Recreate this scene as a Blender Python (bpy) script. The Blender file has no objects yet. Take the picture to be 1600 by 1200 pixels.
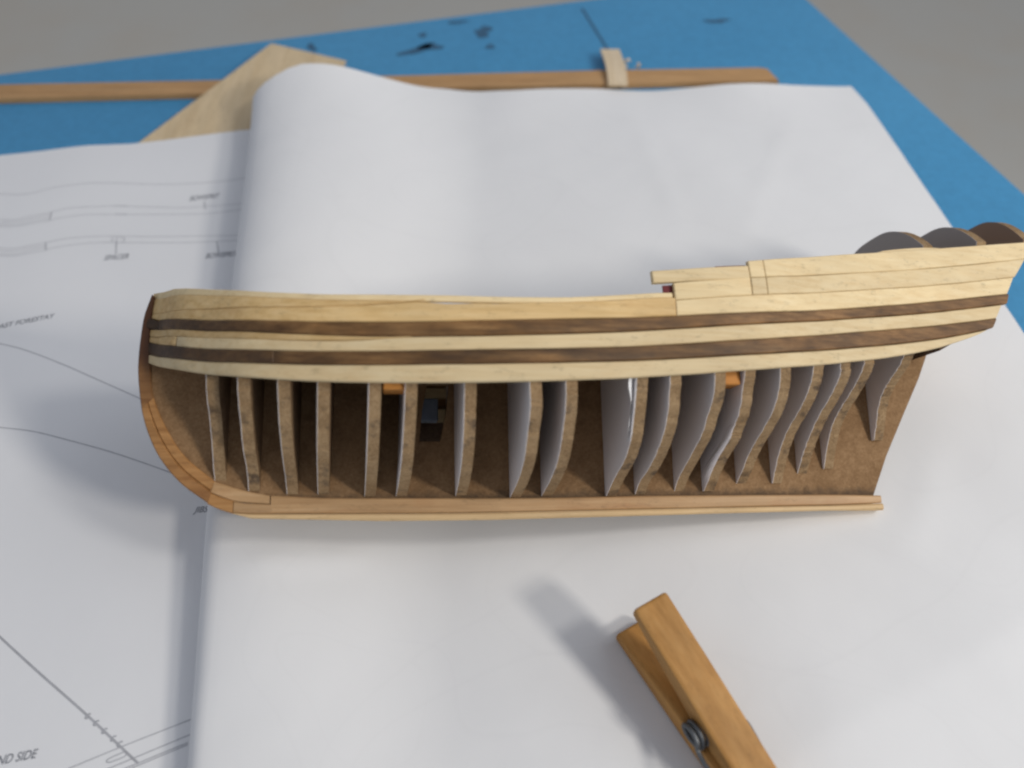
import bpy, bmesh, math, random
import numpy as np
from mathutils import Vector, Matrix
MM = 0.001
sc = bpy.context.scene
# ------------------------------------------------------------------ camera
cam = bpy.data.objects.new('camera', bpy.data.cameras.new('camera'))
sc.collection.objects.link(cam)
cam.location = (0.0, -188.80*MM, 225.0*MM)
cam.rotation_euler = (math.radians(40.0), 0, 0)
cam.data.lens = 28.125; cam.data.sensor_width = 36.0
cam.data.clip_start = 0.01; cam.data.clip_end = 30
cam.data.dof.use_dof = True
cam.data.dof.focus_distance = 0.246
cam.data.dof.aperture_fstop = 7.5
sc.camera = cam
# ------------------------------------------------------------------ light
w = bpy.data.worlds.new('World'); sc.world = w; w.use_nodes = True
bg = w.node_tree.nodes['Background']
bg.inputs[0].default_value = (0.85, 0.89, 1.0, 1); bg.inputs[1].default_value = 0.35
def area(name, loc, target, size, power, col):
    l = bpy.data.lights.new(name, 'AREA'); l.shape = 'DISK'; l.size = size; l.energy = power; l.color = col
    o = bpy.data.objects.new(name, l); sc.collection.objects.link(o)
    o.location = loc
    o.rotation_euler = (Vector(target)-Vector(loc)).to_track_quat('-Z', 'Y').to_euler()
    return o
area('key_lamp', (0.86, -0.50, 0.62), (0, 0.03, 0), 0.15, 4.7, (1.0, 0.93, 0.83))
area('second_lamp', (0.78, -0.19, 0.85), (0, 0.03, 0), 0.17, 2.3, (1.0, 0.95, 0.88))
area('side_fill', (1.15, 0.05, 0.95), (0, 0.05, 0), 1.3, 4.4, (0.96, 0.97, 1.0))  # broad soft fill added from the right, stands for no known source
vs = sc.view_settings
vs.view_transform = 'Standard'; vs.look = 'None'; vs.exposure = 0.10; vs.gamma = 1.0
vs.use_curve_mapping = False
sc.render.engine = 'CYCLES'
sc.cycles.filter_width = 2.3
sc.cycles.max_bounces = 8
sc.cycles.use_denoising = True
rnd = random.Random(7)
# ------------------------------------------------------------------ helpers
COL = sc.collection
def new_mat(name):
    m = bpy.data.materials.new(name); m.use_nodes = True
    nt = m.node_tree; b = nt.nodes['Principled BSDF']
    return m, nt, b
def N(nt, t, **kw):
    n = nt.nodes.new(t)
    for k, v in kw.items():
        if k in n.inputs: n.inputs[k].default_value = v
        else: setattr(n, k, v)
    return n
def ramp(nt, fac, stops):
    r = nt.nodes.new('ShaderNodeValToRGB'); nt.links.new(fac, r.inputs[0])
    e = r.color_ramp.elements
    while len(e) < len(stops): e.new(0.5)
    for i, (p, c) in enumerate(stops):
        e[i].position = p; e[i].color = (*c, 1)
    return r
def coords(nt, scale, rand=True):
    tc = nt.nodes.new('ShaderNodeTexCoord'); mp = nt.nodes.new('ShaderNodeMapping')
    mp.inputs['Scale'].default_value = scale
    if rand:
        oi = nt.nodes.new('ShaderNodeObjectInfo')
        mul = nt.nodes.new('ShaderNodeVectorMath'); mul.operation = 'MULTIPLY_ADD'
        cmb = nt.nodes.new('ShaderNodeCombineXYZ')
        for i in range(3): nt.links.new(oi.outputs['Random'], cmb.inputs[i])
        mul.inputs[1].default_value = (3.1, 1.7, 2.3)
        nt.links.new(cmb.outputs[0], mul.inputs[0]); nt.links.new(tc.outputs['Object'], mul.inputs[2])
        nt.links.new(mul.outputs[0], mp.inputs[0])
    else:
        nt.links.new(tc.outputs['Object'], mp.inputs[0])
    return mp.outputs[0]
def mix(nt, a, b, fac, mode='MIX'):
    m = nt.nodes.new('ShaderNodeMix'); m.data_type = 'RGBA'; m.blend_type = mode
    for s, v in (('A', a), ('B', b)):
        i = [x for x in m.inputs if x.name == s and x.type == 'RGBA'][0]
        if isinstance(v, tuple): i.default_value = (*v, 1)
        else: nt.links.new(v, i)
    if isinstance(fac, float): m.inputs[0].default_value = fac
    else: nt.links.new(fac, m.inputs[0])
    return [x for x in m.outputs if x.type == 'RGBA'][0]
def bump(nt, b, h, strength, dist):
    bp = nt.nodes.new('ShaderNodeBump'); bp.inputs['Strength'].default_value = strength; bp.inputs['Distance'].default_value = dist
    nt.links.new(h, bp.inputs['Height']); nt.links.new(bp.outputs[0], b.inputs['Normal'])
def wood(name, dark, mid, light, axis=0, rough=0.6, grain=900, vary=0.25, stain=None, stain_amt=0.5, spec=0.3, knot=0.6, dirt=0.8):
    """long-grain wood: streaks stretched along one object axis, blotches, per-piece tint"""
    m, nt, b = new_mat(name)
    s = [grain, grain, grain]; s[axis] = grain*0.035
    n1 = N(nt, 'ShaderNodeTexNoise', Scale=1.0, Detail=6.0, Roughness=0.62)
    nt.links.new(coords(nt, s), n1.inputs['Vector'])
    s2 = [170, 170, 170]; s2[axis] = 40
    n2 = N(nt, 'ShaderNodeTexNoise', Scale=1.0, Detail=4.0, Roughness=0.6)
    nt.links.new(coords(nt, s2), n2.inputs['Vector'])
    r1 = ramp(nt, n1.outputs[0], [(0.28, dark), (0.5, mid), (0.72, light)])
    r2 = ramp(nt, n2.outputs[0], [(0.3, (1-vary,)*3), (0.7, (1.0,)*3)])
    c = mix(nt, r1.outputs[0], r2.outputs[0], 1.0, 'MULTIPLY')
    oi = nt.nodes.new('ShaderNodeObjectInfo')
    r3 = ramp(nt, oi.outputs['Random'], [(0.0, (0.84, 0.82, 0.80)), (1.0, (1.06, 1.04, 1.0))])
    c = mix(nt, c, r3.outputs[0], 1.0, 'MULTIPLY')
    vo = N(nt, 'ShaderNodeTexVoronoi', Scale=1.0); vo.inputs['Randomness'].default_value = 1.0
    s4 = [42, 42, 42]; s4[axis] = 20
    nt.links.new(coords(nt, s4), vo.inputs['Vector'])
    r5 = ramp(nt, vo.outputs['Distance'], [(0.03, (knot,)*3), (0.10, (0, 0, 0))])
    c = mix(nt, c, tuple(x*0.42 for x in dark), r5.outputs[0])
    if stain:
        s3 = [95, 95, 95]; s3[axis] = 28
        n3 = N(nt, 'ShaderNodeTexNoise', Scale=1.0, Detail=5.0, Roughness=0.7)
        nt.links.new(coords(nt, s3), n3.inputs['Vector'])
        r4 = ramp(nt, n3.outputs[0], [(0.52, (0, 0, 0)), (0.74, (stain_amt,)*3)])
        c = mix(nt, c, stain, r4.outputs[0])
    n6 = N(nt, 'ShaderNodeTexNoise', Scale=1.0, Detail=8.0, Roughness=0.8)
    s6 = [620, 620, 620]; s6[axis] = 210
    nt.links.new(coords(nt, s6), n6.inputs['Vector'])
    r6 = ramp(nt, n6.outputs[0], [(0.55, (0, 0, 0)), (0.74, (dirt,)*3)])
    c = mix(nt, c, tuple(x*0.35 for x in mid), r6.outputs[0])
    nt.links.new(c, b.inputs['Base Color'])
    b.inputs['Roughness'].default_value = rough
    b.inputs['Specular IOR Level'].default_value = spec
    bump(nt, b, n1.outputs[0], 0.35, 0.00015)
    return m
def speckle(name, c1, c2, c3, scale=900, rough=0.85, bstr=0.5, mott=0.68, grime=False, char=False):
    m, nt, b = new_mat(name)
    v = coords(nt, (1, 1, 1))
    n1 = N(nt, 'ShaderNodeTexNoise', Scale=float(scale), Detail=6.0, Roughness=0.7)
    n2 = N(nt, 'ShaderNodeTexNoise', Scale=float(scale)*0.12, Detail=4.0, Roughness=0.6)
    nt.links.new(v, n1.inputs['Vector']); nt.links.new(v, n2.inputs['Vector'])
    r1 = ramp(nt, n1.outputs[0], [(0.3, c1), (0.5, c2), (0.7, c3)])
    r2 = ramp(nt, n2.outputs[0], [(0.38, (mott, mott*0.97, mott*0.94)), (0.56, (1, 1, 1))])
    c = mix(nt, r1.outputs[0], r2.outputs[0], 1.0, 'MULTIPLY')
    if char:       # scorched and smudged patches left by the cutting
        n7 = N(nt, 'ShaderNodeTexNoise', Scale=150.0, Detail=5.0, Roughness=0.65); nt.links.new(v, n7.inputs['Vector'])
        r7 = ramp(nt, n7.outputs[0], [(0.54, (0, 0, 0)), (0.66, (0.8,)*3)])
        c = mix(nt, c, (0.075, 0.055, 0.042), r7.outputs[0])
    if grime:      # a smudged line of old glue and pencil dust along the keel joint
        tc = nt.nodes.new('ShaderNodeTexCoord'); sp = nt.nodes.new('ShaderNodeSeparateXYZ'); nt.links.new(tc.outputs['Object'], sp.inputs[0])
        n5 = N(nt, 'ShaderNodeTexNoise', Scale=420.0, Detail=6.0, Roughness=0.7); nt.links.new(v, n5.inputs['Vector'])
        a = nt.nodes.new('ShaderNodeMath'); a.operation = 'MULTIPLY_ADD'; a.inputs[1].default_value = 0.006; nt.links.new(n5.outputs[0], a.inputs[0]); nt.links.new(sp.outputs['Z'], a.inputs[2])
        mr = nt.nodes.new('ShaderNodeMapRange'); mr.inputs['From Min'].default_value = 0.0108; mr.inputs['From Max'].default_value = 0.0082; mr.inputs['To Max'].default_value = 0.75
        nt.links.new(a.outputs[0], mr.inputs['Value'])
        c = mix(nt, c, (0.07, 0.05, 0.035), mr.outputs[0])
    nt.links.new(c, b.inputs['Base Color'])
    b.inputs['Roughness'].default_value = rough; b.inputs['Specular IOR Level'].default_value = 0.15
    bump(nt, b, n1.outputs[0], bstr, 0.0003)
    return m
def paper(name, col, rough=0.75, print_through=0.0):
    m, nt, b = new_mat(name)
    v = coords(nt, (1, 1, 1), rand=False)
    n1 = N(nt, 'ShaderNodeTexNoise', Scale=1400.0, Detail=4.0, Roughness=0.6)
    n2 = N(nt, 'ShaderNodeTexNoise', Scale=14.0, Detail=5.0, Roughness=0.55)
    nt.links.new(v, n1.inputs['Vector']); nt.links.new(v, n2.inputs['Vector'])
    r = ramp(nt, n2.outputs[0], [(0.3, tuple(x*0.965 for x in col)), (0.7, col)])
    c = r.outputs[0]
    if print_through:      # faint drawing lines of the other side showing through
        for sc_, of in ((11.0, 3.0), (17.0, 9.0)):
            mp = nt.nodes.new('ShaderNodeMapping'); mp.inputs['Location'].default_value = (of, of*0.7, 0); nt.links.new(v, mp.inputs[0])
            nn = N(nt, 'ShaderNodeTexNoise', Scale=sc_, Detail=0.5); nt.links.new(mp.outputs[0], nn.inputs['Vector'])
            rr = ramp(nt, nn.outputs[0], [(0.490, (0, 0, 0)), (0.4935, (print_through,)*3), (0.497, (0, 0, 0)), (0.56, (0, 0, 0)), (0.563, (print_through*0.7,)*3), (0.566, (0, 0, 0))])
            c = mix(nt, c, tuple(x*0.6 for x in col), rr.outputs[0])
    nt.links.new(c, b.inputs['Base Color'])
    b.inputs['Roughness'].default_value = rough; b.inputs['Specular IOR Level'].default_value = 0.2
    ad = nt.nodes.new('ShaderNodeMath'); ad.operation = 'MULTIPLY_ADD'; ad.inputs[1].default_value = 40.0
    nt.links.new(n2.outputs[0], ad.inputs[0]); nt.links.new(n1.outputs[0], ad.inputs[2])
    bump(nt, b, ad.outputs[0], 0.25, 0.00005)
    return m
def plain(name, col, rough=0.6, metal=0.0, spec=0.4):
    m, nt, b = new_mat(name)
    n = N(nt, 'ShaderNodeTexNoise', Scale=300.0, Detail=4.0)
    nt.links.new(coords(nt, (1, 1, 1)), n.inputs['Vector'])
    r = ramp(nt, n.outputs[0], [(0.3, tuple(x*0.82 for x in col)), (0.7, col)])
    nt.links.new(r.outputs[0], b.inputs['Base Color'])
    b.inputs['Roughness'].default_value = rough; b.inputs['Metallic'].default_value = metal
    b.inputs['Specular IOR Level'].default_value = spec
    return m
def table_paint():
    m, nt, b = new_mat('blue table paint')
    v = coords(nt, (1, 1, 1), rand=False)
    n1 = N(nt, 'ShaderNodeTexNoise', Scale=9.0, Detail=6.0, Roughness=0.6)
    n2 = N(nt, 'ShaderNodeTexNoise', Scale=240.0, Detail=5.0, Roughness=0.7)
    n3 = N(nt, 'ShaderNodeTexNoise', Scale=55.0, Detail=6.0, Roughness=0.75)
    for n in (n1, n2, n3): nt.links.new(v, n.inputs['Vector'])
    r1 = ramp(nt, n1.outputs[0], [(0.3, (0.052, 0.26, 0.49)), (0.7, (0.066, 0.295, 0.54))])
    r2 = ramp(nt, n2.outputs[0], [(0.3, (0.90,)*3), (0.7, (1.05,)*3)])
    c = mix(nt, r1.outputs[0], r2.outputs[0], 1.0, 'MULTIPLY')
    r3 = ramp(nt, n3.outputs[0], [(0.66, (0, 0, 0)), (0.74, (0.35,)*3)])
    c = mix(nt, c, (0.03, 0.07, 0.12), r3.outputs[0])
    nt.links.new(c, b.inputs['Base Color'])
    b.inputs['Roughness'].default_value = 0.5; b.inputs['Specular IOR Level'].default_value = 0.35
    bump(nt, b, n2.outputs[0], 0.2, 0.0002)
    return m
M = {}
M['pale'] = wood('pale lime wood', (0.64, 0.43, 0.18), (0.77, 0.55, 0.265), (0.83, 0.62, 0.33), grain=700, vary=0.16, stain=(0.42, 0.21, 0.06), stain_amt=0.45)
M['pale2'] = wood('clean lime wood', (0.74, 0.57, 0.32), (0.82, 0.665, 0.40), (0.86, 0.72, 0.46), grain=700, vary=0.12, stain=(0.45, 0.25, 0.09), stain_amt=0.18)
M['walnut'] = wood('walnut wale', (0.15, 0.070, 0.020), (0.29, 0.15, 0.052), (0.42, 0.24, 0.095), grain=650, vary=0.72, rough=0.55, stain=(0.045, 0.028, 0.018), stain_amt=0.85)
def grimed_walnut():
    m = M['walnut']; nt = m.node_tree; b = nt.nodes['Principled BSDF']
    src = b.inputs['Base Color'].links[0].from_socket
    tc = nt.nodes.new('ShaderNodeTexCoord'); sp = nt.nodes.new('ShaderNodeSeparateXYZ'); nt.links.new(tc.outputs['Object'], sp.inputs[0])
    n = N(nt, 'ShaderNodeTexNoise', Scale=70.0, Detail=6.0, Roughness=0.7); nt.links.new(tc.outputs['Object'], n.inputs['Vector'])
    a = nt.nodes.new('ShaderNodeMath'); a.operation = 'MULTIPLY_ADD'; a.inputs[1].default_value = 0.12; nt.links.new(n.outputs[0], a.inputs[0]); nt.links.new(sp.outputs['X'], a.inputs[2])
    mr = nt.nodes.new('ShaderNodeMapRange'); mr.inputs['From Min'].default_value = -0.06; mr.inputs['From Max'].default_value = -0.17; mr.inputs['To Max'].default_value = 0.75
    nt.links.new(a.outputs[0], mr.inputs['Value'])
    nt.links.new(mix(nt, src, (0.035, 0.024, 0.018), mr.outputs[0]), b.inputs['Base Color'])
grimed_walnut()
M['stem'] = wood('stem timber', (0.30, 0.145, 0.048), (0.44, 0.225, 0.082), (0.54, 0.30, 0.12), grain=800, vary=0.25, rough=0.5, stain=(0.16, 0.06, 0.02), stain_amt=0.6)
def stained_stem():
    m = M['stem'].copy(); m.name = 'stem timber stained dark at the head'; nt = m.node_tree; b = nt.nodes['Principled BSDF']
    src = b.inputs['Base Color'].links[0].from_socket
    tc = nt.nodes.new('ShaderNodeTexCoord'); sp = nt.nodes.new('ShaderNodeSeparateXYZ'); nt.links.new(tc.outputs['Object'], sp.inputs[0])
    n = N(nt, 'ShaderNodeTexNoise', Scale=130.0, Detail=5.0); nt.links.new(tc.outputs['Object'], n.inputs['Vector'])
    a = nt.nodes.new('ShaderNodeMath'); a.operation = 'MULTIPLY_ADD'; a.inputs[1].default_value = 0.016; nt.links.new(n.outputs[0], a.inputs[0]); nt.links.new(sp.outputs['Z'], a.inputs[2])
    mr = nt.nodes.new('ShaderNodeMapRange'); mr.inputs['From Min'].default_value = 0.036; mr.inputs['From Max'].default_value = 0.056; nt.links.new(a.outputs[0], mr.inputs['Value'])
    nt.links.new(mix(nt, src, (0.085, 0.036, 0.017), mr.outputs[0]), b.inputs['Base Color'])
    return m
M['stem_dark'] = wood('stained stem timber', (0.075, 0.030, 0.012), (0.13, 0.055, 0.024), (0.20, 0.09, 0.04), grain=800, vary=0.3, rough=0.5)
M['stem_head'] = stained_stem()
M['keel'] = wood('keel timber', (0.46, 0.275, 0.13), (0.56, 0.355, 0.18), (0.64, 0.43, 0.24), grain=800, vary=0.2, rough=0.5, stain=(0.36, 0.15, 0.05), stain_amt=0.5)
M['keel_strip'] = wood('pale keel strip', (0.60, 0.41, 0.21), (0.70, 0.505, 0.28), (0.76, 0.57, 0.34), grain=700, vary=0.15)
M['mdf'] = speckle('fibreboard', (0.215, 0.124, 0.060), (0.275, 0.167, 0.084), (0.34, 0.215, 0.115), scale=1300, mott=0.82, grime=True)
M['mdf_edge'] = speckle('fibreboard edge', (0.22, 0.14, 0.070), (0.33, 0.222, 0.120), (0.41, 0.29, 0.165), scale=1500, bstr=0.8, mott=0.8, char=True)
M['mdf_shaded'] = speckle('shaded fibreboard face', (0.13, 0.078, 0.04), (0.17, 0.105, 0.055), (0.22, 0.14, 0.078), scale=1300, mott=0.8)  # darker copy of the fibreboard, shade between the frames put into the colour
M['template'] = paper('template paper', (0.84, 0.81, 0.81), rough=0.8)
M['template_dark'] = paper('stained template paper', (0.24, 0.17, 0.13), rough=0.8)
M['template_shaded'] = paper('shaded template paper', (0.34, 0.32, 0.32), rough=0.8)  # template paper darkened, the shade on the beam faces is in the colour
M['red'] = plain('dark red paint', (0.14, 0.012, 0.016), 0.5)
M['orange'] = wood('orange block wood', (0.50, 0.19, 0.035), (0.66, 0.28, 0.06), (0.72, 0.34, 0.09), grain=500)
M['slate'] = plain('blue grey block', (0.16, 0.19, 0.24), 0.6)
M['dark_block'] = speckle('dark counter wood', (0.09, 0.055, 0.035), (0.15, 0.10, 0.065), (0.2, 0.14, 0.1))
M['paper'] = paper('white plan paper', (0.81, 0.82, 0.835))
M['blank'] = paper('blank side of plan paper', (0.79, 0.80, 0.81), print_through=0.055)
M['ink'] = plain('grey ink', (0.46, 0.47, 0.50), 0.8, spec=0.1)
M['ink_dark'] = plain('dark ink', (0.25, 0.26, 0.29), 0.8, spec=0.1)
M['table'] = table_paint()
M['stain'] = plain('dark stain', (0.036, 0.12, 0.22), 0.6)
M['strip'] = wood('strip beech', (0.50, 0.28, 0.12), (0.60, 0.36, 0.165), (0.66, 0.42, 0.21), grain=300, vary=0.18)
M['veneer'] = wood('veneer', (0.64, 0.49, 0.30), (0.71, 0.57, 0.37), (0.75, 0.61, 0.42), grain=250, vary=0.15, axis=1)
M['offcut'] = wood('offcut', (0.68, 0.55, 0.37), (0.75, 0.62, 0.44), (0.79, 0.67, 0.50), grain=300, axis=1, vary=0.12)
M['peg'] = wood('varnished peg beech', (0.47, 0.235, 0.062), (0.585, 0.31, 0.095), (0.65, 0.37, 0.13), grain=380, rough=0.55, vary=0.25, stain=(0.30, 0.12, 0.03), stain_amt=0.45, dirt=0.8)
M['steel'] = plain('galvanised wire', (0.17, 0.18, 0.19), 0.5, 0.8)
M['floor'] = speckle('grey floor', (0.635, 0.61, 0.54), (0.64, 0.615, 0.545), (0.645, 0.62, 0.55), scale=30, bstr=0.0, mott=1.0)

def link(name, verts, faces, mat, parent=None, smooth=False, label=None, edge_mat=None, face_mats=None):
    me = bpy.data.meshes.new(name)
    me.from_pydata([tuple(c*MM for c in v) for v in verts], [], faces)
    me.materials.append(mat)
    if edge_mat: me.materials.append(edge_mat)
    if face_mats:
        for p, i in zip(me.polygons, face_mats): p.material_index = i
    bm = bmesh.new(); bm.from_mesh(me); bmesh.ops.recalc_face_normals(bm, faces=bm.faces); bm.to_mesh(me); bm.free()
    if smooth:
        for p in me.polygons: p.use_smooth = True
    o = bpy.data.objects.new(name, me); COL.objects.link(o)
    if parent: o.parent = parent
    if label: o['label'] = label
    return o
def tag(o, label=None, cat=None, group=None, kind=None):
    for k, v in (('label', label), ('category', cat), ('group', group), ('kind', kind)):
        if v: o[k] = v
    return o
def empty(name, loc=(0, 0, 0)):
    o = bpy.data.objects.new(name, None); o.empty_display_size = 0.01; COL.objects.link(o)
    o.location = tuple(c*MM for c in loc); return o
def autosmooth(o, ang=35):
    me = o.data
    for p in me.polygons: p.use_smooth = True
    bm = bmesh.new(); bm.from_mesh(me)
    for e in bm.edges:
        if len(e.link_faces) == 2 and e.calc_face_angle(0) > math.radians(ang): e.smooth = False
    bm.to_mesh(me); bm.free()
def prism(outline, lo, hi, emb):
    """closed outline (a,b) extruded between lo and hi; emb(a,b,t)->xyz"""
    n = len(outline)
    v = [emb(a, b, lo) for a, b in outline]+[emb(a, b, hi) for a, b in outline]
    f = [list(range(n)), list(range(2*n-1, n-1, -1))]
    f += [[i, (i+1) % n, n+(i+1) % n, n+i] for i in range(n)]
    return v, f
def catmull(p, k=4):
    p = np.array(p, float); out = []
    q = np.vstack([2*p[0]-p[1], p, 2*p[-1]-p[-2]])
    for i in range(1, len(q)-2):
        for t in np.arange(k)/k:
            out.append(0.5*((2*q[i])+(-q[i-1]+q[i+1])*t+(2*q[i-1]-5*q[i]+4*q[i+1]-q[i+2])*t*t+(-q[i-1]+3*q[i]-3*q[i+1]+q[i+2])*t**3))
    out.append(p[-1]); return [tuple(map(float, x)) for x in out]

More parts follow.
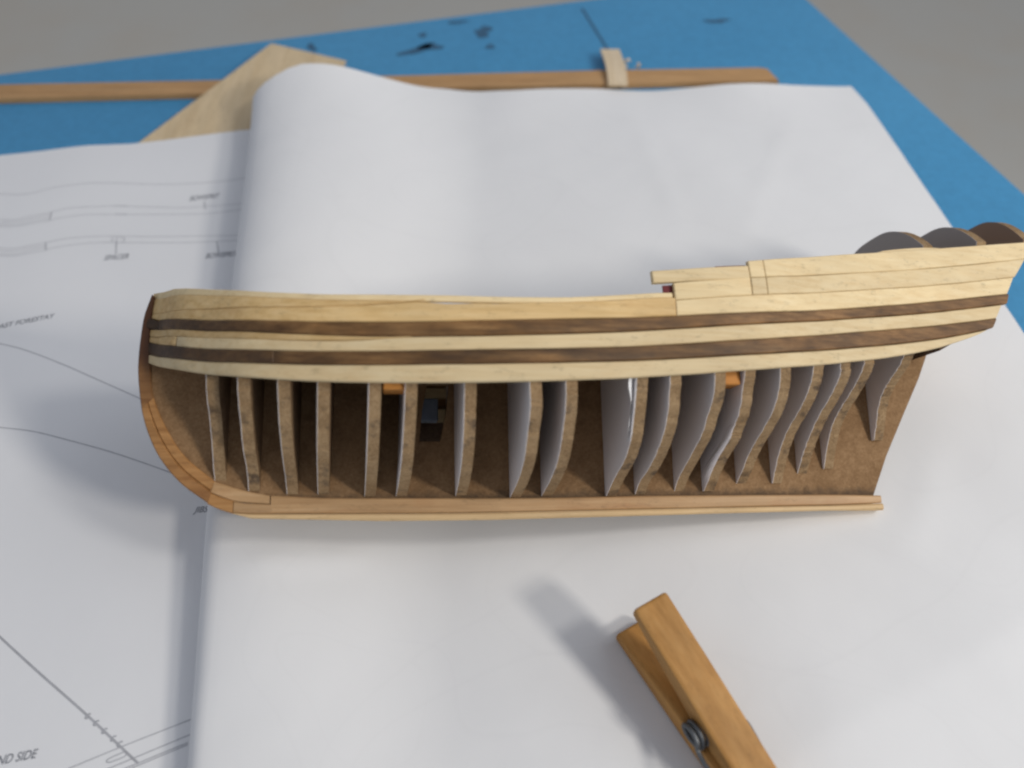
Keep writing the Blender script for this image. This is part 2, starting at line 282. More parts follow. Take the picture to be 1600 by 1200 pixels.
# measured outlines, all in millimetres
GEO = {'curves':{'c0t':[[-234.0,64.76],[-228.0,65.63],[-222.0,65.14],[-216.0,63.89],[-210.0,62.31],[-204.0,60.7],[-198.0,59.23],[-192.0,58.02],[-186.0,57.09],[-180.0,56.43],[-174.0,55.99],[-168.0,55.73],[-162.0,55.57],[-156.0,55.48],[-150.0,55.4],[-144.0,55.32],[-138.0,55.23],[-132.0,55.16],[-126.0,55.12],[-120.0,55.16],[-114.0,55.32],[-108.0,55.63],[-102.0,56.1],[-96.0,56.71],[-90.0,57.36],[-84.0,57.9],[-78.0,58.06],[-72.0,57.45]],'c0b':[[-234.0,64.06],[-228.0,63.99],[-222.0,63.07],[-216.0,61.7],[-210.0,60.17],[-204.0,58.69],[-198.0,57.38],[-192.0,56.28],[-186.0,55.42],[-180.0,54.78],[-174.0,54.34],[-168.0,54.03],[-162.0,53.83],[-156.0,53.69],[-150.0,53.58],[-144.0,53.5],[-138.0,53.43],[-132.0,53.4],[-126.0,53.42],[-120.0,53.53],[-114.0,53.76],[-108.0,54.11],[-102.0,54.61],[-96.0,55.21],[-90.0,55.85],[-84.0,56.4],[-78.0,56.65],[-72.0,56.29]],'cdiv':[[-234.0,61.59],[-228.0,59.91],[-222.0,58.4],[-216.0,57.07],[-210.0,55.9],[-204.0,54.9],[-198.0,54.07],[-192.0,53.41],[-186.0,52.91],[-180.0,52.59],[-174.0,52.44],[-168.0,52.45],[-162.0,52.63],[-156.0,52.98],[-150.0,53.5],[-144.0,54.19],[-138.0,55.05]],'w1t':[[-234.0,62.0],[-228.0,59.13],[-222.0,56.73],[-216.0,54.73],[-210.0,53.09],[-204.0,51.76],[-198.0,50.7],[-192.0,49.87],[-186.0,49.24],[-180.0,48.77],[-174.0,48.44],[-168.0,48.23],[-162.0,48.11],[-156.0,48.08],[-150.0,48.12],[-144.0,48.21],[-138.0,48.35],[-132.0,48.53],[-126.0,48.75],[-120.0,48.99],[-114.0,49.27],[-108.0,49.56],[-102.0,49.89],[-96.0,50.24],[-90.0,50.61],[-84.0,51.02],[-78.0,51.45],[-72.0,51.92],[-66.0,52.42],[-60.0,52.96],[-54.0,53.53],[-48.0,54.14],[-42.0,54.79],[-36.0,55.48],[-30.0,56.21],[-24.0,56.98],[-18.0,57.78],[-12.0,58.62],[-6.0,59.49],[0.0,60.38],[6.0,61.29],[12.0,62.22],[18.0,63.15],[24.0,64.07],[30.0,64.98],[36.0,65.86],[42.0,66.7],[48.0,67.49]],'w1b':[[-234.0,58.09],[-228.0,55.69],[-222.0,53.6],[-216.0,51.79],[-210.0,50.24],[-204.0,48.92],[-198.0,47.8],[-192.0,46.87],[-186.0,46.11],[-180.0,45.49],[-174.0,45.01],[-168.0,44.66],[-162.0,44.41],[-156.0,44.26],[-150.0,44.19],[-144.0,44.21],[-138.0,44.29],[-132.0,44.44],[-126.0,44.65],[-120.0,44.9],[-114.0,45.21],[-108.0,45.55],[-102.0,45.94],[-96.0,46.36],[-90.0,46.82],[-84.0,47.31],[-78.0,47.83],[-72.0,48.39],[-66.0,48.97],[-60.0,49.57],[-54.0,50.21],[-48.0,50.87],[-42.0,51.55],[-36.0,52.26],[-30.0,53.0],[-24.0,53.76],[-18.0,54.54],[-12.0,55.35],[-6.0,56.18],[0.0,57.04],[6.0,57.92],[12.0,58.82],[18.0,59.74],[24.0,60.69],[30.0,61.66],[36.0,62.65],[42.0,63.66]],'c2m':[[-234.0,55.43],[-228.0,53.36],[-222.0,51.48],[-216.0,49.8],[-210.0,48.31],[-204.0,47.02],[-198.0,45.92],[-192.0,45.02],[-186.0,44.32],[-180.0,43.81],[-174.0,43.5],[-168.0,43.38],[-162.0,43.45],[-156.0,43.72],[-150.0,44.19],[-144.0,44.85],[-138.0,45.71]],'w2t':[[-234.0,56.32],[-228.0,52.6],[-222.0,49.63],[-216.0,47.26],[-210.0,45.41],[-204.0,43.98],[-198.0,42.89],[-192.0,42.08],[-186.0,41.49],[-180.0,41.07],[-174.0,40.8],[-168.0,40.62],[-162.0,40.54],[-156.0,40.51],[-150.0,40.54],[-144.0,40.61],[-138.0,40.71],[-132.0,40.85],[-126.0,41.01],[-120.0,41.21],[-114.0,41.44],[-108.0,41.71],[-102.0,42.02],[-96.0,42.36],[-90.0,42.75],[-84.0,43.18],[-78.0,43.66],[-72.0,44.18],[-66.0,44.75],[-60.0,45.36],[-54.0,46.0],[-48.0,46.69],[-42.0,47.41],[-36.0,48.16],[-30.0,48.93],[-24.0,49.72],[-18.0,50.52],[-12.0,51.34],[-6.0,52.17],[0.0,53.01],[6.0,53.86],[12.0,54.74],[18.0,55.64],[24.0,56.58],[30.0,57.58],[36.0,58.67],[42.0,59.87]],'w2b':[[-234.0,52.63],[-228.0,49.03],[-222.0,46.14],[-216.0,43.83],[-210.0,42.01],[-204.0,40.6],[-198.0,39.51],[-192.0,38.69],[-186.0,38.08],[-180.0,37.64],[-174.0,37.34],[-168.0,37.14],[-162.0,37.02],[-156.0,36.97],[-150.0,36.97],[-144.0,37.01],[-138.0,37.08],[-132.0,37.19],[-126.0,37.33],[-120.0,37.5],[-114.0,37.7],[-108.0,37.93],[-102.0,38.2],[-96.0,38.51],[-90.0,38.85],[-84.0,39.23],[-78.0,39.65],[-72.0,40.11],[-66.0,40.61],[-60.0,41.15],[-54.0,41.73],[-48.0,42.35],[-42.0,43.0],[-36.0,43.69],[-30.0,44.41],[-24.0,45.17],[-18.0,45.96],[-12.0,46.8],[-6.0,47.68],[0.0,48.62],[6.0,49.63],[12.0,50.73],[18.0,51.94],[24.0,53.29],[30.0,54.81],[36.0,56.55]],'c3b':[[-234.0,50.33],[-228.0,46.6],[-222.0,43.55],[-216.0,41.06],[-210.0,39.05],[-204.0,37.42],[-198.0,36.13],[-192.0,35.1],[-186.0,34.3],[-180.0,33.68],[-174.0,33.21],[-168.0,32.86],[-162.0,32.62],[-156.0,32.46],[-150.0,32.38],[-144.0,32.36],[-138.0,32.4],[-132.0,32.49],[-126.0,32.63],[-120.0,32.81],[-114.0,33.04],[-108.0,33.32],[-102.0,33.64],[-96.0,34.0],[-90.0,34.4],[-84.0,34.84],[-78.0,35.32],[-72.0,35.83],[-66.0,36.39],[-60.0,36.97],[-54.0,37.59],[-48.0,38.25],[-42.0,38.94],[-36.0,39.67],[-30.0,40.45],[-24.0,41.28],[-18.0,42.18],[-12.0,43.17],[-6.0,44.26],[0.0,45.49],[6.0,46.89],[12.0,48.5],[18.0,50.37],[24.0,52.56],[30.0,55.15]],'A':[[-90.0,54.75],[-84.0,55.33],[-78.0,55.93],[-72.0,56.55],[-66.0,57.2],[-60.0,57.86],[-54.0,58.54],[-48.0,59.24],[-42.0,59.96],[-36.0,60.7],[-30.0,61.45],[-24.0,62.23],[-18.0,63.03],[-12.0,63.85],[-6.0,64.68],[0.0,65.54],[6.0,66.41],[12.0,67.31],[18.0,68.22],[24.0,69.15],[30.0,70.1],[36.0,71.08],[42.0,72.07],[48.0,73.08]],'B':[[-90.0,59.82],[-84.0,60.43],[-78.0,61.06],[-72.0,61.71],[-66.0,62.38],[-60.0,63.07],[-54.0,63.77],[-48.0,64.5],[-42.0,65.25],[-36.0,66.01],[-30.0,66.8],[-24.0,67.6],[-18.0,68.42],[-12.0,69.26],[-6.0,70.12],[0.0,71.0],[6.0,71.9],[12.0,72.82],[18.0,73.76],[24.0,74.71],[30.0,75.69],[36.0,76.68],[42.0,77.7],[48.0,78.73],[54.0,79.78]],'Q2b':[[-96.0,59.67],[-90.0,60.21],[-84.0,60.74],[-78.0,61.26],[-72.0,61.76],[-66.0,62.24],[-60.0,62.72],[-54.0,63.17],[-48.0,63.61]],'q2at':[[-96.0,63.36],[-90.0,63.96],[-84.0,64.55],[-78.0,65.13],[-72.0,65.71],[-66.0,66.27],[-60.0,66.83],[-54.0,67.37],[-48.0,67.91]],'q2bt':[[-66.0,67.14],[-60.0,68.11],[-54.0,69.08],[-48.0,70.04],[-42.0,70.99],[-36.0,71.94],[-30.0,72.88],[-24.0,73.81],[-18.0,74.73],[-12.0,75.65],[-6.0,76.56],[0.0,77.46],[6.0,78.35],[12.0,79.24],[18.0,80.12],[24.0,81.0],[30.0,81.86],[36.0,82.72],[42.0,83.57],[48.0,84.42],[54.0,85.26]]},'ends':{'bow':-222.9,'j1050':-80.5,'j1056':-80.0,'j1019':-85.7,'j1171':-57.1,'j1195':-52.2,'w1':[36.2,34.9],'p2':[33.0,30.2],'w2':[30.2,28.2],'p3':[26.6,22.7],'p1c':[39.2,35.8],'q1':[45.0,39.8],'q2':[49.2,45.3],'j640':-151.1,'j275':-213.0,'j664':-147.2,'j428':-184.9,'j1340':-23.0},'E':[[-222.0,0.6],[-218.5,7.0],[-213.0,13.5],[-204.0,20.5],[-195.0,27.0],[-184.0,31.5],[-170.0,34.6],[-150.0,37.2],[-120.0,38.8],[-90.0,37.6],[-60.0,36.6],[-49.0,35.0],[-38.0,32.6],[-20.0,29.6],[-2.0,26.2],[20.0,23.0],[45.0,20.0],[70.0,17.5]],'frames':[[-203.8,0,[[1.4,10.7],[4.8,15.8],[8.5,22.0],[13.0,28.0],[17.1,32.5],[19.3,37.3]]],[-194.5,0,[[1.9,7.9],[6.0,13.4],[13.9,18.8],[19.2,24.9],[24.2,30.5],[26.6,35.5]]],[-184.0,0,[[2.0,6.9],[7.1,11.5],[15.8,16.8],[22.4,22.4],[27.2,28.0],[30.6,34.4]]],[-175.6,2.0,[[1.6,6.8],[10.0,10.8],[18.0,15.0],[25.0,21.0],[31.0,30.0],[33.0,36.0]]],[-162.5,1.6,[[1.6,6.1],[10.0,9.5],[20.0,14.0],[27.0,20.0],[32.8,27.0],[35.8,36.0]]],[-153.6,1.8,[[1.6,6.0],[13.0,9.5],[22.5,14.0],[29.0,20.5],[33.5,27.0],[37.0,36.0]]],[-136.3,-0.5,[[2.0,5.9],[15.0,9.7],[24.0,14.0],[31.0,21.3],[33.5,27.4],[37.0,36.0]]],[-120.3,0,[[2.2,5.3],[17.2,9.3],[28.3,14.4],[33.9,20.5],[39.4,26.4],[41.3,32.2]]],[-110.8,0,[[1.8,5.6],[15.3,9.4],[25.6,13.8],[32.4,19.9],[37.3,26.8],[40.0,32.6]]],[-91.2,0,[[2.7,5.4],[12.0,9.9],[23.8,14.8],[30.6,20.6],[34.7,28.6],[37.0,34.2]]],[-82.0,0,[[1.9,5.8],[7.1,9.3],[16.5,12.7],[25.6,17.7],[31.6,22.6],[35.1,28.6],[37.3,35.1]]],[-69.4,0,[[1.5,6.6],[5.5,10.2],[14.1,14.7],[24.8,20.4],[30.1,25.1],[35.3,30.0],[38.0,36.0]]],[-60.4,0,[[2.6,6.5],[6.8,9.6],[13.7,14.7],[23.5,19.7],[26.1,22.1],[31.0,26.3],[34.6,32.8],[36.8,36.8]]],[-49.2,0,[[1.1,8.4],[6.4,12.4],[12.8,17.6],[20.9,22.3],[27.5,26.4],[32.7,31.9],[35.1,37.8]]],[-37.6,0,[[2.2,8.7],[5.1,13.4],[9.2,18.9],[15.0,24.1],[22.5,28.7],[28.7,33.7],[31.9,39.1]]],[-28.7,0,[[1.7,11.7],[6.1,17.3],[12.0,23.5],[18.4,28.4],[25.3,33.0],[30.3,37.2],[31.6,40.2]]],[-19.9,0,[[2.2,13.1],[5.1,19.3],[9.0,25.4],[14.3,30.1],[21.0,34.3],[26.7,38.5],[29.3,42.0]]],[-2.1,0,[[3.0,22.1],[4.7,26.5],[6.8,31.4],[9.7,36.0],[14.0,39.3],[19.4,42.7],[22.2,45.3]]]],'stem_in':[[-223.1,64.0],[-223.3,58.7],[-223.3,53.0],[-223.2,48.3],[-222.6,42.8],[-221.9,36.3],[-219.9,30.5],[-216.4,23.7],[-211.8,17.4],[-203.8,10.7]],'stem_out':[[-223.6,64.4],[-225.3,58.3],[-225.9,51.7],[-226.1,45.5],[-225.9,40.9],[-225.0,34.5],[-224.0,29.6],[-222.0,23.7],[-218.5,17.0],[-212.8,10.3],[-205.2,4.6]],'foot_in':[[-203.8,10.7],[-195.1,8.0],[-188.1,6.6]],'foot_out':[[-205.2,4.6],[-198.3,1.7],[-194.8,0.7]],'keel_top':[[-188.1,6.6],[-174.9,5.8],[-157.0,5.5],[-108.3,5.0],[-80.8,5.3],[-18.2,5.0],[-1.1,4.5]],'keel_mid':[[-194.8,2.1],[-164.2,0.6],[-138.7,0.2],[-100.7,0.8],[-18.6,1.4],[-1.4,2.1]],'keel_bot':[[-198.3,1.7],[-194.8,0.4],[-156.9,-0.9],[-127.5,-1.1],[-89.0,-0.7],[-50.5,-0.2],[-18.7,0.1],[-1.7,-0.1]],'post':[[20.6,49.8],[17.1,42.6],[11.1,32.3],[2.5,17.2],[-4.2,5.4]],'hole':[[-144.6,39.2],[-138.1,39.2],[-139.0,31.5],[-140.8,21.9],[-147.0,21.9],[-146.1,31.4]],'hole2':[[-159.2,34.0],[-153.6,34.1],[-153.7,6.1],[-159.2,6.2]],'ink':[[0.3,[[-238.3,112.6],[-233.8,112.5],[-226.1,111.7],[-219.0,112.4],[-211.5,116.1],[-198.0,119.5],[-186.5,120.3],[-162.7,119.6],[-147.9,119.9],[-133.4,121.4],[-121.5,124.2]]],[0.28,[[-204.5,98.8],[-197.6,101.6],[-186.6,102.8],[-178.3,103.6],[-158.1,102.9],[-143.6,102.6],[-117.6,105.0]]],[0.28,[[-203.5,92.9],[-195.5,95.7],[-184.8,97.4],[-156.6,97.8],[-136.6,97.9],[-116.8,101.3]]],[0.25,[[-229.4,93.6],[-226.1,93.9],[-218.8,93.6],[-212.6,95.9],[-204.9,98.3]]],[0.25,[[-228.6,91.8],[-225.3,92.1],[-218.1,91.9],[-211.9,94.1],[-204.5,96.5]]],[0.25,[[-227.9,90.0],[-224.6,90.3],[-217.4,90.1],[-211.1,92.1],[-204.0,94.3]]],[0.25,[[-227.3,88.7],[-224.0,89.0],[-216.9,88.8],[-210.5,90.6],[-203.6,92.5]]],[0.5,[[-204.8,98.8],[-203.6,92.5]]],[0.28,[[-199.5,77.8],[-190.3,80.9],[-174.5,82.7],[-152.2,82.4],[-114.8,82.7]]],[0.28,[[-198.1,73.2],[-188.7,76.3],[-173.1,78.5],[-137.3,78.3],[-114.2,79.8]]],[0.25,[[-221.2,74.1],[-218.0,74.4],[-211.0,74.2],[-205.4,75.9],[-199.5,77.8]]],[0.25,[[-220.5,72.4],[-217.3,72.7],[-210.3,72.5],[-204.7,74.3],[-198.9,76.1]]],[0.25,[[-219.6,70.3],[-216.4,70.6],[-209.5,70.5],[-204.1,72.6],[-198.4,74.9]]],[0.25,[[-219.1,69.1],[-215.9,69.4],[-209.0,69.2],[-203.5,71.0],[-197.7,72.8]]],[0.5,[[-199.7,78.2],[-197.9,72.8]]],[0.5,[[-170.5,80.6],[-167.7,71.1]]],[0.3,[[-172.7,81.5],[-167.8,81.8],[-167.2,79.0],[-171.5,78.7],[-172.7,81.5]]],[0.5,[[-178.3,103.6],[-173.2,103.7]]],[0.6,[[-176.5,97.7],[-171.4,97.8]]],[0.5,[[-139.1,106.7],[-137.1,101.1]]],[0.5,[[-126.7,78.9],[-123.9,70.6]]],[0.38,[[-200.7,20.8],[-195.0,18.8],[-184.0,15.5],[-167.1,8.4],[-152.9,1.6],[-134.3,-7.6],[-122.7,-13.5]]],[0.38,[[-183.4,-20.2],[-178.6,-21.0],[-167.0,-22.5],[-154.8,-25.7],[-136.3,-31.4],[-115.1,-39.3],[-108.4,-42.1]]],[0.62,[[-153.0,-92.6],[-147.8,-96.3],[-132.8,-106.5],[-115.3,-118.1],[-100.1,-128.7],[-97.9,-130.2]]],[0.28,[[-117.8,-132.8],[-114.9,-131.5],[-101.8,-125.6],[-86.9,-119.2]]],[0.28,[[-107.6,-132.7],[-104.7,-131.5],[-86.1,-123.1]]],[0.28,[[-103.3,-132.7],[-100.1,-131.3],[-86.1,-125.1]]],[0.28,[[-102.6,-132.9],[-99.3,-131.6],[-86.0,-125.6]]],[0.3,[[-102.0,-127.4],[-104.3,-128.5],[-106.0,-129.5],[-105.8,-130.1],[-104.5,-129.9],[-101.6,-128.5],[-102.0,-127.4]]]],'rings':[[-115.0,-118.5],[-112.2,-120.3],[-109.3,-122.3],[-106.3,-124.2],[-104.2,-125.6]],'text':[['BOWSPRIT',[-145.9,107.3],[-132.7,109.3],3.4],['BOWSPRIT',[-128.9,67.8],[-115.8,69.4],3.2],['SPACER',[-171.5,66.9],[-161.7,68.3],3.2],['MAST FORESTAY',[-200.9,25.9],[-179.3,33.0],2.5],['ND SIDE',[-134.5,-130.9],[-124.5,-129.0],2.3],['JIBS',[-102.6,-55.0],[-98.0,-54.7],2.2]]}
# ------------------------------------------------------------------ setting: floor and table
fl = link('floor', [(-6000, -3000, -735), (6000, -3000, -735), (6000, 8000, -735), (-6000, 8000, -735)], [[0, 1, 2, 3]], M['floor'])
tag(fl, 'plain grey floor seen blurred beyond the table', None, None, 'structure')
ta = math.radians(15.3)
tux = Vector((math.cos(ta), math.sin(ta), 0)); tuy = Vector((-math.sin(ta), math.cos(ta), 0))
corner = Vector((172.0, 342.5, 0))      # far right corner of the table top
table = empty('table', (0, 0, -735))
tag(table, 'blue painted work table with dark stains under the papers', 'table')
def tloc(a, b, z): p = corner+tux*a+tuy*b; return (p.x, p.y, z+735)
def tbox(name, a0, a1, b0, b1, z0, z1, mat):
    r = 2.0
    ol = []
    for ca, cb, s in ((a1-r, b1-r, 0), (a0+r, b1-r, 90), (a0+r, b0+r, 180), (a1-r, b0+r, 270)):
        for d in (0, 30, 60, 90):
            ol.append((ca+r*math.cos(math.radians(s+d)), cb+r*math.sin(math.radians(s+d))))
    v, f = prism(ol, z0, z1, tloc)
    return link(name, v, f, mat, table)
tbox('table_top', -1100, 0, -700, 0, -22, 0, M['table'])
for a, b in ((-40, -40), (-1060, -40), (-40, -660), (-1060, -660)):
    tbox('leg', a-22, a+22, b-22, b+22, -735, -22.5, M['table'])
def wpt(px_world, z): return (px_world[0], px_world[1], z+735)
def blob(cx, cy, rx, ry, ang, seed, name='paint_stain', mat='stain'):
    r = random.Random(seed); n = 22; v = []
    ph = [r.uniform(0, 6.28) for _ in range(4)]
    for i in range(n):
        t = 2*math.pi*i/n
        k = 1+0.28*math.sin(2*t+ph[0])+0.2*math.sin(3*t+ph[1])+0.14*math.sin(5*t+ph[2])
        x, y = rx*k*math.cos(t), ry*k*math.sin(t)
        v.append((cx+x*math.cos(ang)-y*math.sin(ang), cy+x*math.sin(ang)+y*math.cos(ang), 735.12))
    return link(name, v, [list(range(n))], M[mat], table)
blob(-53.5, 246.5, 9, 4, 0.5, 1)
blob(-46.5, 250.1, 6, 4, 0.3, 12)
blob(-16.8, 267.4, 5, 6, 0.2, 2)
blob(-12.4, 250.1, 2, 3.2, 0.1, 3)
blob(-32.2, 279.2, 5, 2.2, 0.2, 4)
blob(-113.7, 249.4, 2.5, 4, 0.3, 5)
blob(-51.9, 263.6, 3, 2, 0.2, 6)
blob(121.4, 280.8, 6, 3, 0.1, 8)
link("scratch", [(42.3-.9, 297.1, 735.13), (42.3+.9, 297.1, 735.13), (54.8+.8, 243.6, 735.13), (54.8-.8, 243.6, 735.13)], [[0, 1, 2, 3]], M["stain"], table)

# ------------------------------------------------------------------ papers
def hleft(X, Y):
    t = min(1, max(0, (Y-105)/45)); t = t*t*(3-2*t)
    return 1.25*math.exp(-((X+148)/42)**2)*t+0.6+0.9*math.exp(-((X+205+0.15*(Y-100))/28)**2)+0.7*math.exp(-((X+120)/30)**2)
def left_sheet():
    nx, ny = 90, 80; v = []
    fx = [-420, -246.3, -228.3, -206.5, -185.4, -166.8, -131.5, -60]; fy = [118, 143.1, 145.7, 150.0, 151.6, 155.2, 162.5, 178]
    for j in range(ny+1):
        for i in range(nx+1):
            X = -420+(345*i/nx); far = float(np.interp(X, fx, fy)); Y = -260+(far+260)*j/ny
            v.append((X, Y, hleft(X, Y)))
    f = [[j*(nx+1)+i, j*(nx+1)+i+1, (j+1)*(nx+1)+i+1, (j+1)*(nx+1)+i] for j in range(ny) for i in range(nx)]
    return link('plan_sheet', v, f, M['paper'], smooth=True)
plan = left_sheet()
tag(plan, 'printed ship plan sheet with fine lines and lettering, left of the fold', 'paper sheet')
def ink_strip(pts, wd, mat='ink', name='ink_line'):
    p = catmull(pts, 6) if len(pts) > 2 else [tuple(np.array(pts[0])+(np.array(pts[1])-np.array(pts[0]))*t) for t in np.linspace(0, 1, 8)]
    v = []
    for i, (x, y) in enumerate(p):
        a = p[max(0, i-1)]; b = p[min(len(p)-1, i+1)]
        d = Vector((b[0]-a[0], b[1]-a[1])).normalized(); n = Vector((-d.y, d.x))*wd*0.5
        for s in (1, -1):
            X, Y = x+s*n.x, y+s*n.y; v.append((X, Y, hleft(X, Y)+0.06))
    f = [[2*i, 2*i+1, 2*i+3, 2*i+2] for i in range(len(p)-1)]
    return link(name, v, f, M[mat], plan)
for i, (wd, pts) in enumerate(GEO['ink']): ink_strip(pts, wd, 'ink')
for x, y in GEO['rings']:
    ink_strip([(x+0.6*math.cos(t)+0.25, y+0.55*math.sin(t)+0.3*math.cos(t)) for t in np.linspace(0.4, 1.6*math.pi, 9)], 0.42, 'ink', 'ink_ring')
def letters(txt, a, b, h):
    cu = bpy.data.curves.new('t', 'FONT'); cu.body = txt; cu.size = 1.0; cu.shear = 0.28; cu.offset = 0.012
    ob = bpy.data.objects.new('t', cu); COL.objects.link(ob)
    dg = bpy.context.evaluated_depsgraph_get(); dg.update()
    me = bpy.data.meshes.new_from_object(ob.evaluated_get(dg)); bpy.data.objects.remove(ob); bpy.data.curves.remove(cu)
    xs = [q.co.x for q in me.vertices]; ysv = [q.co.y for q in me.vertices]
    x0, x1, y1 = min(xs), max(xs), max(ysv)
    A_, B_ = Vector(a), Vector(b); d = (B_-A_); L = d.length; d.normalize(); n = Vector((-d.y, d.x))
    for q in me.vertices:
        p = A_+d*((q.co.x-x0)/(x1-x0)*L)+n*(q.co.y/y1*h)
        q.co = (p.x*MM, p.y*MM, (hleft(p.x, p.y)+0.07)*MM)
    me.materials.append(M['ink_dark'])
    o = bpy.data.objects.new('lettering', me); COL.objects.link(o); o.parent = plan
    o['label'] = 'printed word %s' % txt.lower()
for t in GEO['text']: letters(*t)

# the second, blank sheet: loops back on itself at a springy fold on its left
def fold_pt(v):
    """fold line (leftmost) for v 0 far .. 1 near, returns X,Y and loop height"""
    X = np.interp(v, [0, .38, .72, 1.0, 1.3], [-127, -110.5, -95.0, -83.0, -72.0])
    Y = np.interp(v, [0, .38, .72, 1.0, 1.3], [170, 44, -64, -132, -205])
    H = np.interp(v, [0, .15, .38, .6, .72, 1.0, 1.3], [22.0, 20.8, 19.5, 17.0, 12.5, 9.0, 9.0])
    return float(X), float(Y), float(H)
def blank_sheet():
    nv, V = 150, []
    rows = []
    for j in range(nv+1):
        v = 1.3*j/nv
        X0, Y0, H = fold_pt(v)
        prof = []
        for u in (70, 50, 30, 18): prof.append((u+0.2*H, 0.45+0.002*u))
        for k in range(13):
            a = math.radians(-90-180*k/12*1.0)
            rx = H*float(np.interp(v, [0, .4, .75, 1.0], [1.08, 0.9, 0.6, 0.55]))
            prof.append((rx+rx*math.cos(a), 0.4+H*0.5+(H*0.5-0.2)*math.sin(a)))
        wd = 62+28*(1-min(1, v))
        for k in range(1, 25):
            t = k/24; s = t*t*(3-2*t)
            prof.append((rx+wd*t, 0.2+H*(1-s)+1.0*s))
        rest = [4+4*i for i in range(53)]
        u0 = prof[-1][0]
        for r in rest: prof.append((u0+r, 1.2))
        # right edge of the sheet in world X at this row; the far edge is not square to the fold
        XR = float(np.interp(v, [0, .05, .16, .34, .55, 1.0, 1.3], [180.2, 183.6, 187.6, 192.7, 199.2, 212.0, 222.0]))
        YF = lambda X: float(np.interp(X, [-127, -105, -34, 0, 50, 118, 180], [168, 184, 197.5, 196, 202.0, 202.5, 205.6]))
        row = []
        umax = prof[-1][0]
        for i, (u, h) in enumerate(prof):
            uu = u0+(u-u0)*((XR-X0)-u0)/(umax-u0) if u > u0 and i > 17 else u   # flat part reaches the right edge exactly
            row.append([X0+uu, Y0, h])
        # remap Y so that the far edge follows its own line
        for q in row:
            yf = YF(q[0]); q[1] = yf+(Y0-170)*(yf+132)/(170+132) if Y0 > -132 else Y0
            X, Y = q[0], q[1]
            if q[2] > 0.9:
                q[2] += 0.35*math.sin(X*0.045+1.2)*math.sin(Y*0.038+0.5)+0.25*math.sin(X*0.09+Y*0.05)+0.2
                for (ax, ay), (bx, by), hh in (((90, 60), (150, 195), 0.3), ((-85, -80), (-40, -72), 0.9), ((100, -60), (175, -98), 0.5), ((60, 190), (75, 80), 0.3), ((120, -75), (150, -20), 0.4)):
                    L2 = math.hypot(bx-ax, by-ay); tt = ((X-ax)*(bx-ax)+(Y-ay)*(by-ay))/L2**2; dd = ((X-ax)*(by-ay)-(Y-ay)*(bx-ax))/L2
                    q[2] += hh*max(0, 1-abs(dd)/7)*max(0, min(1, 4*tt, 4*(1-tt)))
                d = ((X-78)*0.437-(Y+127)*0.9)/1.0        # a long soft crease across the near right corner
                q[2] += 2.6*max(0, 1-(d/30 if d > 0 else -d/75))*min(1, max(0, (X-35)/50))
                q[2] += 0.07*math.sin(X*0.21+2*math.sin(Y*0.07))*math.sin(Y*0.17+1.5*math.sin(X*0.05))
                # far edge lifts a little where the sheet waves
                e = max(0, 1-(yf-Y)/45)
                q[2] += e*e*(1.6*math.sin((X+20)*0.055)+1.0)
        rows.append(row)
    m = len(rows[0]); V = [tuple(q) for r in rows for q in r]
    F = [[j*m+i, j*m+i+1, (j+1)*m+i+1, (j+1)*m+i] for j in range(nv) for i in range(m-1)]
    return link('blank_sheet', V, F, M['blank'], smooth=True)
blank = blank_sheet()
tag(blank, 'large blank white sheet folded over at a rounded left edge, under the hull', 'paper sheet')

# ------------------------------------------------------------------ loose wood at the back of the table
def board(name, outline, z0, z1, mat, label, cat, bev=0.3, warp=None):
    cx = sum(p[0] for p in outline)/len(outline); cy = sum(p[1] for p in outline)/len(outline)
    ins = [(p[0]+(cx-p[0])*bev/max(1, math.hypot(cx-p[0], cy-p[1])), p[1]+(cy-p[1])*bev/max(1, math.hypot(cx-p[0], cy-p[1]))) for p in outline]
    n = len(outline); V = []
    for ring, z in ((ins, z0), (outline, z0+bev), (outline, z1-bev), (ins, z1)):
        V += [(x-cx, y-cy, z-z0+(warp(x, y) if warp else 0)) for x, y in ring]
    F = [list(range(n))[::-1], list(range(3*n, 4*n))]
    for k in range(3): F += [[k*n+i, k*n+(i+1) % n, (k+1)*n+(i+1) % n, (k+1)*n+i] for i in range(n)]
    o = link(name, V, F, mat); o.location = (cx*MM, cy*MM, z0*MM); tag(o, label, cat); return o
board('wood_strip', [(-420, 197), (-270.7, 204.0), (-129.5, 209.6), (45, 218.5), (134, 221.6), (138.5, 220.2), (142, 208.2), (-47, 200.3), (-264.2, 190.2), (-420, 183)], 0.2, 3.0, M['strip'],
      'long thin tan wooden strip lying along the back of the table', 'wood strip')
vd = Vector((-134+182.7, 243.1-151.7)).normalized()
board('veneer_sheet', [(-190.5, 137), (-182.7, 151.7), (-134.0, 243.1), (-90, 225.3), (-100, 140)], 0.2, 0.8, M['veneer'],
      'pale pointed veneer sheet tucked under the papers behind the fold', 'veneer sheet', 0.15, lambda x, y: 0.046*(y-137))
def offcut():
    n = 14; V = []
    for i in range(n+1):
        t = i/n; y = 238-t*36; x = 49.0+0.6*t+1.2*math.sin(t*2.2)
        z = 3.6+0.9*math.sin(t*math.pi)-1.5*max(0, t-.75)
        for dx, dz in ((0, 0), (10.3, 0), (10.3, 1.3), (0, 1.3)): V.append((x+dx-54, y-214, z+dz-3))
    F = [[0, 1, 2, 3], [4*n+3, 4*n+2, 4*n+1, 4*n]]
    for i in range(n): F += [[4*i+k, 4*i+(k+1) % 4, 4*i+4+(k+1) % 4, 4*i+4+k] for k in range(4)]
    o = link('wood_offcut', V, F, M['offcut']); o.location = (54*MM, 214*MM, 3*MM)
    tag(o, 'short pale wood offcut lying across the long tan strip', 'wood offcut')
offcut()
